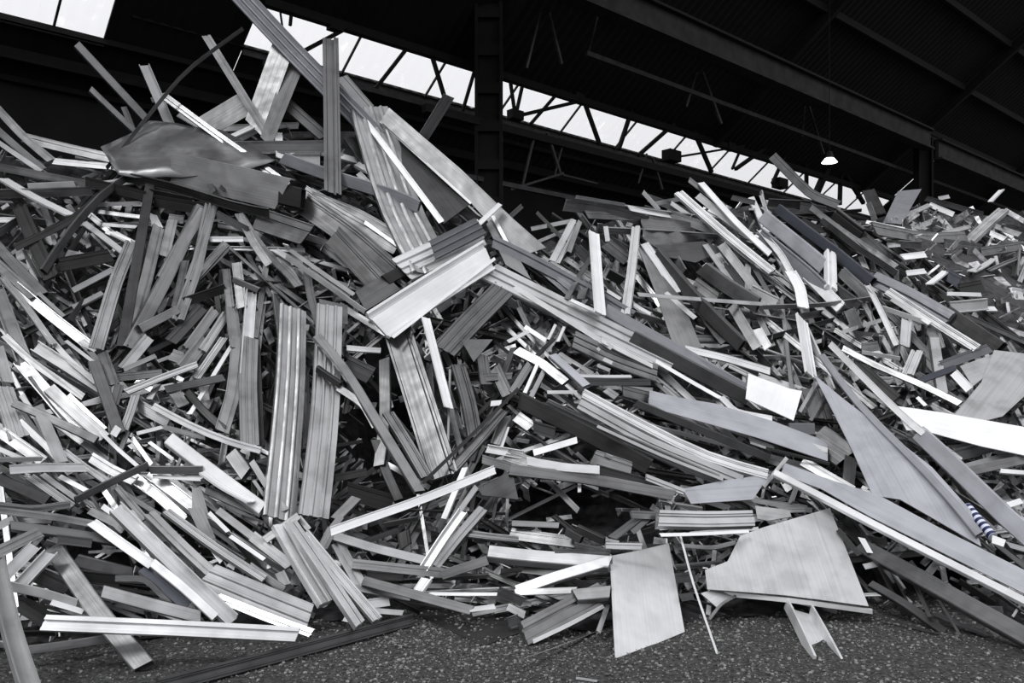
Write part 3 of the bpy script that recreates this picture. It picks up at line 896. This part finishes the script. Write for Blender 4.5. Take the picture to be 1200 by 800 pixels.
f7 20 4 400,40 410,30
f8 22 5 430,80 470,100
f6 20 5 400,110 460,135
f4 60 3 520,230 640,260
f6 40 4 440,225 490,260
f6 30 4 740,700 750,750
f7 18 4 440,530 470,545
f5 80 3 380,540 560,600
@900 400
P6b 0 9 212,150 345,262 580,440 770,590 950,790 1000,960 760,820 620,740 490,720 400,520 290,300 | sharp bluish triangular sheet pointing up in the right heap
D5b 44 10 250,60 420,290 640,500 850,720 990,900 | long bar edging the sharp triangular sheet
f8 34 10 290,10 450,170 620,340 730,430 | bright strip ending at the broad white plank
D6b 96 9 700,425 900,610 1120,830 1320,1000 | wide bluish beam beside the triangular sheet running to lower right
P9 0 8 590,300 800,330 1200,400 1260,410 1260,545 1000,490 740,420 650,415 | broad white plank crossing the right frame edge
D5 36 7 350,30 500,110 700,190 900,290 | curved grey bar above the broad white plank
f2 60 4 420,110 600,270
D6 60 5 780,-20 820,240
G7 60 5 700,40 655,150
D3b 34 6 690,190 880,120
f4b 50 5 820,110 1040,30
P6 0 7 1060,40 1240,60 1240,220 1100,350 1020,370 870,345 1000,190 | broad grey board leaning at the right frame edge
P6 0 6 900,115 1080,50 1060,130 960,210
f9 44 5 870,145 945,225
D5 50 6 930,610 1230,545
D8 30 5 1090,605 1230,615
f9 30 5 1080,780 1190,745
f5 30 5 900,590 1230,500
f4 110 5 210,220 250,360
f6 20 7 230,190 150,330
f4 20 7 270,250 200,370
D4b 64 7 100,410 220,410 | small bluish block beside the triangular sheet tip
D4 150 5 220,440 370,540
f5 60 5 390,540 370,730
f9 20 5 440,680 470,690
D8 48 10 30,610 260,720 480,835 800,1000 1320,1270 | >flanged_beam:lip
P6b 0 9 80,570 300,650 520,720 800,870 1320,1130 1320,1240 800,980 480,820 250,690 60,620 | >flanged_beam:web
D4 100 6 430,950 700,1090 980,1250 1320,1440 | dark trough-shaped beam underneath the largest beam at lower right
f9 30 7 440,920 480,990
f7 22 8 90,545 -20,680
f2 30 6 330,880 430,1000
f6 50 6 160,560 400,700
f6 30 6 -10,420 280,510
f2 16 8 -10,500 290,575
f5 50 4 440,30 520,20
f7 20 4 440,50 620,80
f7 30 4 590,130 620,200
f9 20 5 700,260 740,300
f5 60 4 860,540 1050,490
f6 40 5 820,500 900,560
Q1 46 8 930,770 1000,850 1050,910 | blue and white striped roll wedged between beams at lower right
f9 40 9 1050,925 1110,945
@0 600
U7 96 8 -20,200 60,540 160,860 | channel with screw holes standing at bottom left corner
D6 96 2 245,160 460,470 670,715 | flat beam passing behind the long level bottom bar
G8 84 13 200,515 800,540 1395,570 | long level grooved bar in front at the lower left
U7 60 6 170,150 20,300
U7 70 6 240,180 90,340
D7 50 6 40,345 200,380 360,430
f8 30 6 240,420 390,465
D5 46 6 110,650 300,625 530,590 | low bent strip lying under the level bottom bar
G6 36 5 -20,-10 250,20 440,55
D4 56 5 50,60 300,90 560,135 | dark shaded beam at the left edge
G5 60 6 -20,190 190,90
f6 40 5 -20,70 60,30
f5 46 5 270,125 430,145
D4 66 4 350,225 620,290
f3 60 3 380,300 560,320
D6 70 6 480,370 700,430 940,490 | buckled pale strip above the level bottom bar
f5 30 5 540,310 680,310 800,430
f8 50 7 430,45 560,140 710,245
D8 50 8 715,235 870,360 1010,490 | bright tube running down to the level bottom bar
f3b 56 6 670,260 880,440
U7 84 8 540,-30 800,220 1090,500 | wide channel dotted with holes running down to the level bottom bar
f7 44 6 600,-10 700,120 780,240
G6 64 7 700,0 860,160 990,280 | blunt-ended grooved bar beside the channel dotted with holes
G7 48 7 780,-10 1000,150 1240,310
P5 0 6 880,-20 950,-20 1010,120 960,150
f9 24 8 980,0 1070,90
f9 24 8 1080,110 1240,220
D5 40 6 1020,-10 1230,150
R7 150 7 960,300 1200,400 1450,500 | ribbed bundle lying in the lower left heap
G6 50 6 1000,390 1250,490 1460,565
U6 60 5 560,-20 740,180
f6 40 5 420,-10 560,60
f7 30 5 480,-30 640,80
f3 80 3 170,290 320,360
f2 80 3 100,430 240,520
f6 30 5 990,160 1040,230
f4 50 4 880,60 980,160
f7 26 5 1070,240 1100,260
@300 600
G8 84 8 115,55 220,240 330,420 | leftmost of three bright profiles fanned in the lower left
G7 70 9 165,40 320,260 490,520 | middle one of three bright profiles fanned in the lower left
G7 60 9 225,90 400,300 570,500 | rightmost of three bright profiles fanned in the lower left
D6 60 6 -20,110 160,250
f7 40 7 40,130 200,15
f9 24 6 -20,180 30,215
D6 40 6 -30,250 130,365
f5 50 5 110,280 140,340
f5 50 5 200,280 180,340
G6 70 6 380,140 440,250 495,345 | short dull profile right of the three fanned profiles
D7 46 7 365,110 560,170 790,225
G6 50 7 450,240 880,285
D5 50 8 870,295 1085,225 | grey bar elbow right of the dark hollow floor
D5 50 7 500,320 1010,460
D5 40 6 450,350 720,400
f8 30 7 1000,455 1120,440
f8 20 7 770,380 1130,382
U8 56 8 970,-10 870,130 780,270 | bright grooved leg below the long white prop
G6 50 7 1065,-20 950,110 840,250
f9 50 8 800,310 755,375
G5 40 6 930,90 1230,125
B7 92 6 1090,180 1300,200 1660,230 | long box profile with bright lower flange left of leaning panel
G3 72 3 -460,815 100,670 740,500 | dark timber lying on the ground in front of lower left heap
P3 0 1 680,445,g 1065,625,g 1290,545,g 1150,380,g | dark flat plate lying on the ground at the centre
f8 50 5 500,435 625,415
f8 46 5 415,490 470,500
f7 30 5 560,460 690,470
f5 50 7 355,80 310,170
f5 36 7 400,20 330,110
f5 30 6 200,20 250,80
f6 30 5 350,230 400,240
f3 60 2 690,90 700,160
f3 50 2 520,290 690,300
f4 26 3 600,60 760,30
f4 50 6 1130,370 1250,420
@600 600
P8 0 2 460,205 590,180 735,145,6 810,560,g 485,695,g 470,420 | grey square panel leaning at the foot of right heap
f9 16 7 790,105,8 850,330,5 965,665,g | thin white rod leaning right of the square panel
P7 0 6 905,270 1010,230 1070,110 1180,70 1490,-20 1672,440 1300,390 915,360 | >torn_sheet:sheet
f8 26 4 930,375 1300,410 1690,465 | >torn_sheet:rim
P7 0 5 885,380 960,355 1065,378 960,445
G7 96 8 690,25 920,30 1135,25 | >low_box:front
f9 20 9 695,105 900,98 1110,88 | >low_box:lip
f5 14 6 1050,390 980,430 925,500
D7 66 6 20,365 200,300 455,225 | >folded_wedge:upper_arm
D7 36 6 15,375 300,365 | >folded_wedge:lower_arm
D6 80 7 295,385 460,370 | >folded_wedge:sleeve
G5 120 5 60,565 240,470 440,370
f8 20 6 100,605 260,530 430,440
f7 20 4 50,685 220,620 400,555,g
f7 26 4 405,560 450,430
G7 34 7 440,155 610,160 | small bright tube in the dark recess left of leaning panel
B3 50 7 300,80 430,140
B3 46 7 250,90 320,130
f4 60 4 -10,100 290,140
G5 60 5 200,200 460,210
f5 30 6 0,50 220,60
f4 40 4 200,130 460,190
f4 40 4 470,120 600,20
f4 40 4 560,90 640,20
f5 40 5 560,10 680,15
P6 0 7 1140,-30 1300,-10 1310,20 1200,40 1150,30
f5 24 5 800,155 940,165 1050,140
f3 50 4 770,310 860,300
f3 40 4 790,400 850,390
f7 20 1 300,775,g 400,790,g | small pale scrap lying alone on the gravel
f5 30 5 0,400 90,430
f6 40 5 -20,440 60,480
f6 60 4 -10,520 40,500
f3 80 3 60,250 240,270
@900 600
U8 150 6 150,420 290,690,g | open channel lying on the ground under the large pale sheet
f7 30 5 450,255 540,235
D3 50 4 480,330 650,430 830,560,g
f3 20 5 690,340 760,490
f5 12 5 800,410 850,490 900,575
f7 22 4 1020,520 1075,580
f2 60 4 360,30 460,160
f3 36 3 430,120 560,140
f4 20 2 500,480 800,570,g
f5 26 3 1080,560 1210,640,g
f4 60 2 780,470 1040,580,g
'''
# ---------------------------------------------------------------- pieces read off the photograph: kind + tone, width, lift off the heap, points
OFF = .04
COMP = {'folded_channel': ('bright folded channel lying across the centre of the heap', 'channel', []),
        'box_beam': ('open-ended box beam lying across the left peak', 'beam', []),  # open end coloured black to paint the shade inside the tube
        'deep_channel': ('big dark channel sloping down right along the centre skyline', 'channel', []),
        'ribbed_beam': ('long bright ribbed beam running right from the folded channel', 'beam', []),
        'flanged_beam': ('largest beam, bluish grey with a bright lip, at lower right', 'beam', []),
        'low_box': ('low grey box with ribbed front at the foot of the right heap', 'box', []),
        'folded_wedge': ('folded pale wedge just left of the grey square panel', 'profile', []),
        'torn_sheet': ('large pale sheet with a pointed corner at the foot of right heap', 'sheet', []),
        'bent_post': ('tall white bent post in the middle of right heap', 'post', [])}
ox = oy = 0; segs = []; auto = {}; made = []
CNT = 0
for line in TABLE.strip().splitlines():
    if line[0] == '@':
        ox, oy = map(float, line[1:].split()); continue
    body, _, label = line.partition('|'); label = label.strip(); tk = body.split()
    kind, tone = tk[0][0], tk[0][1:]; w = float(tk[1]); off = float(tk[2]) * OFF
    pts = []
    for q in tk[3:]:
        c = q.split(','); px, py = ox + float(c[0]) / 4, oy + float(c[1]) / 4
        if len(c) > 2 and c[2] == 'g': Y, wt = min(1600 / max(20, py - HZ) - .02, 9), 6
        else: Y, wt = D(px, py) - off, 1
        pts.append((px, py, Y, wt))
    rnd = random.random(); CNT += 1
    name, noun, cat, group = KIND[kind]
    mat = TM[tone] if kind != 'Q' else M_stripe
    cx = sum(p[0] for p in pts) / len(pts); cy = sum(p[1] for p in pts) / len(pts)
    if kind == 'P':
        cr = .045 if ('crumpled' in label or 'limp' in label) else 0
        o = sheet(name, pts, mat, cr, .006 if cat != 'slab' else .01)
        size = max(math.dist(a[:2], b[:2]) for a in pts for b in pts); tilt = ''
    else:
        # straight in depth from end to end, then brought forward where the heap would swallow it
        s = [0]
        for a, b in zip(pts, pts[1:]): s.append(s[-1] + math.dist(a[:2], b[:2]))
        i0, i1 = 1 / pts[0][2], 1 / pts[-1][2]; Ys = [1 / (i0 + (i1 - i0) * q / s[-1]) for q in s]
        if pts[-1][3] < 2: 
            over = 0
            for q in range(1, 8):
                f = q / 8; k = max(i for i in range(len(s) - 1) if s[i] <= f * s[-1]); t = (f * s[-1] - s[k]) / (s[k + 1] - s[k])
                px, py = pts[k][0] + t * (pts[k + 1][0] - pts[k][0]), pts[k][1] + t * (pts[k + 1][1] - pts[k][1])
                over = max(over, 1 / (i0 + (i1 - i0) * f) - (D(px, py) - off * .6))
            Ys = [y - min(over, 1.2) * .8 for y in Ys]
        path = [W(p[0], p[1], y) for p, y in zip(pts, Ys)]
        mid = sum(path, Vector()) / len(path); X = (path[-1] - path[0]).normalized()
        v = (Vector((0, 0, EYE)) - mid).normalized(); n = v - X * v.dot(X)
        if pts[-1][3] > 2: n = Vector((0, -.3, 1)) - X * X.dot(Vector((0, -.3, 1)))
        if n.length < .05: n = Vector((0, 0, 1))
        n.normalize()
        phi = (rnd - .5) * (1.05 if kind in 'fGR' else .8)
        if kind in 'U': phi *= .6
        # which way rolls the face up towards the sky
        up = Matrix.Rotation(.3, 3, X) @ n
        sgn = 1 if up.z > n.z else -1
        t = int(tone[0]); bias = .62 if t >= 9 else .36 if t == 8 else .22 if t >= 6 else (-.1 if t <= 3 else .08)
        n = Matrix.Rotation((phi + bias * sgn), 3, X) @ n
        dr = {'f': .12, 'G': .5, 'D': .55, 'B': .8, 'U': .42, 'C': .4, 'R': .1, 'Q': 0}[kind]; tot = abs(phi + bias * sgn)
        ww = w * .92 / 4 * mid.y / F / (math.cos(tot) + dr * math.sin(tot))
        if kind == 'Q':
            bm = bmesh.new(); r = bmesh.ops.create_cone(bm, cap_ends=True, segments=24, radius1=ww / 2, radius2=ww / 2, depth=(path[-1] - path[0]).length)
            bmesh.ops.rotate(bm, verts=bm.verts, cent=(0, 0, 0), matrix=Matrix.Rotation(R(90), 3, 'Y'))
            me = bpy.data.meshes.new('m'); bm.to_mesh(me); bm.free(); o = link_mesh(name, me, mat)
            Zv = n; Yv = Zv.cross(X).normalized(); Zv = X.cross(Yv)
            o.matrix_world = Matrix(((X.x, Yv.x, Zv.x, mid.x), (X.y, Yv.y, Zv.y, mid.y), (X.z, Yv.z, Zv.z, mid.z), (0, 0, 0, 1)))
        else:
            o = sweep(name, kind, path, n, ww, mat, rnd)
        size = s[-1]
        for a, b in zip(pts, pts[1:]): segs.append((a[0], a[1], b[0], b[1], int(tone[0])))
        dx, dy = pts[-1][0] - pts[0][0], pts[-1][1] - pts[0][1]
        if dx < 0: dx, dy = -dx, -dy
        ang = math.degrees(math.atan2(dy, dx))
        tilt = 'level' if abs(ang) < 12 else 'upright' if abs(ang) > 75 else ('falling right' if ang > 0 else 'rising right')
    if label.startswith('>'):
        key, part = label[1:].split(':'); o.name = part; COMP[key][2].append(o)
    elif label: tag(o, label, cat, group)
    else:
        sz = 'long' if size > 90 else 'stubby' if size < 28 else 'short' if size < 50 else 'medium'
        tn = TONEW[int(tone[0])]
        if tone.endswith('b'): tn = 'bluish ' + tn.split()[-1]
        rel, nm, d = relation(cx, cy)
        lab = ' '.join(x for x in (sz, tn, noun, tilt, rel) if x)
        auto.setdefault(lab, []).append((d, o, cat, group))
for key, (lab, cat, members) in COMP.items():
    pos = members[0].matrix_world.translation.copy(); e = bpy.data.objects.new(key, None); col.objects.link(e); e.location = pos
    bpy.context.view_layer.update(); tag(e, lab, cat)
    for o in members:
        mw = o.matrix_world.copy(); o.parent = e; o.matrix_parent_inverse = e.matrix_world.inverted(); o.matrix_world = mw
ORD = ['nearest', 'second nearest', 'third nearest', 'fourth nearest', 'fifth nearest', 'sixth nearest', 'seventh nearest', 'eighth nearest']
for lab, lst in auto.items():
    lst.sort(key=lambda q: q[0])
    for i, (d, o, cat, group) in enumerate(lst):
        tag(o, lab if len(lst) == 1 else ORD[min(i, 7)] + ' ' + lab, cat, group)

# ---------------------------------------------------------------- offcuts packed between and beneath them
def near_angle(px, py):
    best = []
    for a in segs:
        vx, vy = a[2] - a[0], a[3] - a[1]; l2 = vx * vx + vy * vy + 1e-6
        t = min(1, max(0, ((px - a[0]) * vx + (py - a[1]) * vy) / l2))
        best.append((math.hypot(px - a[0] - t * vx, py - a[1] - t * vy), a))
    best.sort(key=lambda q: q[0]); a = random.choice(best[:4])[1]
    return math.atan2(a[3] - a[1], a[2] - a[0]), a[4]
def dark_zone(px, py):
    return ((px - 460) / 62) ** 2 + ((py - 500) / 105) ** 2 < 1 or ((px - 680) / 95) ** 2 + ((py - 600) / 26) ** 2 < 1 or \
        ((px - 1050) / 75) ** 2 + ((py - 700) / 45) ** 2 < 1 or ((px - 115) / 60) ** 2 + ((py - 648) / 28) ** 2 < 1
REG = [(lambda x, y: x > 1000 and (x - 960) * .68 - (y - 205) > 15, 'far heap', 'far heap at the right'),
       (lambda x, y: x < 420 and y < 400, 'upper left', 'upper left slope'),
       (lambda x, y: x < 420, 'lower left', 'lower left slope'),
       (lambda x, y: x < 620, 'middle', 'middle hollow'),
       (lambda x, y: y < 430, 'upper right', 'upper part of right heap'),
       (lambda x, y: True, 'lower right', 'lower part of right heap')]
FK = [('f', 'strip_offcut', 'strip offcut', 'strip'), ('G', 'profile_offcut', 'grooved offcut', 'profile'), ('D', 'tube_offcut', 'box tube offcut', 'tube'), ('U', 'channel_offcut', 'channel offcut', 'channel')]
cnt = {}; fill = {}
tries = 0
while sum(cnt.values()) < 1150 and tries < 20000:
    tries += 1
    px = random.uniform(-160, 1360); c = itp(CREST, px); toe = HZ + 1600 / itp(TOE, px)
    py = c + 8 + (toe - c - 22) * random.random()
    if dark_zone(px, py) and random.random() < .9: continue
    ri = next(i for i, r in enumerate(REG) if r[0](px, py)); far = ri == 0
    ang, tn = near_angle(px, py); fan = px < 320 and py > 380; ang += random.gauss(0, (.12 if fan else .2) if not far else .9)
    if random.random() < .12: ang += random.uniform(-1.2, 1.2)
    lpx = random.uniform(14, 44) if far else (random.uniform(80, 220) if fan else random.uniform(45, 190))
    w = random.uniform(14, 34) if far else random.uniform(16, 40)
    fk = random.choice(FK[:4] if not far else FK[:2])
    if cnt.get(fk[0], 0) >= 298: continue
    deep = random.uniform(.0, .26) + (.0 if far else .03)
    tone = min(8, max(2, tn + random.choice((-3, -2, -1, -1, 0, 0, 1) if fan else (-3, -2, -2, -1, -1, 0, 0)))) if not far else random.choice((3, 3, 4, 4, 5, 6, 7, 8))  # tones picked darker, painting the shade between the pieces into their colour
    dx, dy = math.cos(ang) * lpx / 2, math.sin(ang) * lpx / 2
    a = (px - dx, py - dy); b = (px + dx, py + dy)
    if min(a[1], b[1]) < min(itp(CREST, a[0]), itp(CREST, b[0])) - 2: continue
    if max(a[1], b[1]) > toe + 2: continue
    if far and not all((q[0] - 960) * .68 - (q[1] - 205) > 0 for q in (a, b)): continue
    if not far and any(q[0] > 990 and (q[0] - 960) * .68 - (q[1] - 205) > 0 for q in (a, b)): continue
    Y = [D(*a) + deep + random.uniform(-.06, .06), D(*b) + deep + random.uniform(-.06, .06)]
    for k, q in enumerate((a, b)):
        if q[1] > HZ + 40: Y[k] = min(Y[k], 1560 / (q[1] - HZ))
    p0, p1 = W(*a, Y[0]), W(*b, Y[1]); X = (p1 - p0).normalized()
    mid = (p0 + p1) / 2; v = (Vector((0, 0, EYE)) - mid).normalized(); n = (v - X * v.dot(X)).normalized()
    n = Matrix.Rotation(random.uniform(-.7, .7), 3, X) @ n
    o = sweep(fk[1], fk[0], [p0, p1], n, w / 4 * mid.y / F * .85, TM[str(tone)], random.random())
    cnt[fk[0]] = cnt.get(fk[0], 0) + 1
    a2 = math.degrees(ang) % 180
    tilt = 'level' if a2 < 12 or a2 > 168 else 'upright' if 75 < a2 < 105 else 'falling right' if a2 < 90 else 'rising right'
    rel, nm, dd = relation(px, py)
    fl = ' '.join((TONEW[tone], fk[2], tilt, rel)); fill.setdefault(fl, []).append((dd, o)); o['category'] = fk[3]; o['group'] = '%ss packed into the %s' % (fk[2], REG[ri][2])
    0 and tag(o, 'small %s half buried among longer pieces in the %s' % (fk[2], REG[ri][2]), fk[3], '%ss packed into the %s' % (fk[2], REG[ri][2]))

for lab, lst in fill.items():
    lst.sort(key=lambda q: q[0])
    for i, (d, o) in enumerate(lst): o['label'] = lab if len(lst) == 1 else ORD[min(i, 7)] + ' ' + lab
for o in bpy.data.objects:
    if 'label' in o and len(o['label'].split()) > 16:
        o['label'] = ' '.join(q for q in o['label'].split() if q not in ('medium', 'short', 'bluish', 'nearest'))
# loose crumbs of metal nobody could count, in the gaps
rr = random.Random(5); vs, fs = [], []
for i in range(5200):
    px = rr.uniform(-150, 1350); c = itp(CREST, px); toe = HZ + 1600 / itp(TOE, px); py = c + 10 + (toe - c - 12) * rr.random()
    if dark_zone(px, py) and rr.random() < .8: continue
    far = px > 1000 and (px - 960) * .68 - (py - 205) > 15
    Y = D(px, py) + rr.uniform(.1, .34) - (.15 if far else 0); p = W(px, py, Y)
    if p.z < .02: continue
    L = rr.uniform(.03, .12) * (2.0 if far else 1); w = rr.uniform(.008, .035) * (1.5 if far else 1); t = .004
    q = Matrix.Rotation(rr.uniform(0, 6.3), 3, 'Z') @ Matrix.Rotation(rr.uniform(-1, 1), 3, 'Y') @ Matrix.Rotation(rr.uniform(0, 6.3), 3, 'X')
    b0 = len(vs)
    for sz in (-1, 1):
        for sx, sy in ((-1, -1), (1, -1), (1, 1), (-1, 1)): vs.append(p + q @ Vector((sx * L, sy * w, sz * t)))
    fs += [tuple(b0 + k for k in f) for f in BOXF]
tag(link_mesh('metal_crumbs', mesh_from(vs, fs), M_swarf), 'small loose crumbs of scrap metal filling gaps between the pieces', 'scrap', kind='stuff')
# gravel on the yard
vs, fs = [], []
ICO = [(0, 0, 1), (.89, 0, .45), (.28, .85, .45), (-.72, .53, .45), (-.72, -.53, .45), (.28, -.85, .45), (.72, .53, -.45), (-.28, .85, -.45), (-.89, 0, -.45), (-.28, -.85, -.45), (.72, -.53, -.45), (0, 0, -1)]
IF = [(0, 1, 2), (0, 2, 3), (0, 3, 4), (0, 4, 5), (0, 5, 1), (1, 6, 2), (2, 7, 3), (3, 8, 4), (4, 9, 5), (5, 10, 1), (2, 6, 7), (3, 7, 8), (4, 8, 9), (5, 9, 10), (1, 10, 6), (6, 11, 7), (7, 11, 8), (8, 11, 9), (9, 11, 10), (10, 11, 6)]
for i in range(34000):
    y = rr.uniform(4.2, 6.6); x = rr.uniform(-4.5, 4.5)
    px = 600 + F * x / y
    dens = .35 + .9 * math.exp(-((px - 560) / 190) ** 2) + .35 * math.exp(-((px - 980) / 160) ** 2)
    if rr.random() > dens: continue
    r = rr.choice((.003, .004, .004, .005, .006, .011)) * rr.uniform(.7, 1.2); b0 = len(vs)
    q = Matrix.Rotation(rr.uniform(0, 6.3), 3, 'Z')
    for v in ICO: vs.append(q @ Vector((v[0] * r * rr.uniform(.7, 1.5), v[1] * r, v[2] * r * .7)) + Vector((x, y, ground_z(x, y) + r * .3)))
    fs += [tuple(b0 + k for k in f) for f in IF]
tag(link_mesh('gravel', mesh_from(vs, fs), M_stone), 'fine loose gravel scattered over the dark ground in front', 'gravel', kind='stuff')
print('pieces', CNT, 'offcuts', cnt, 'auto', len(auto), 'maxdup', max(len(v) for v in auto.values()))
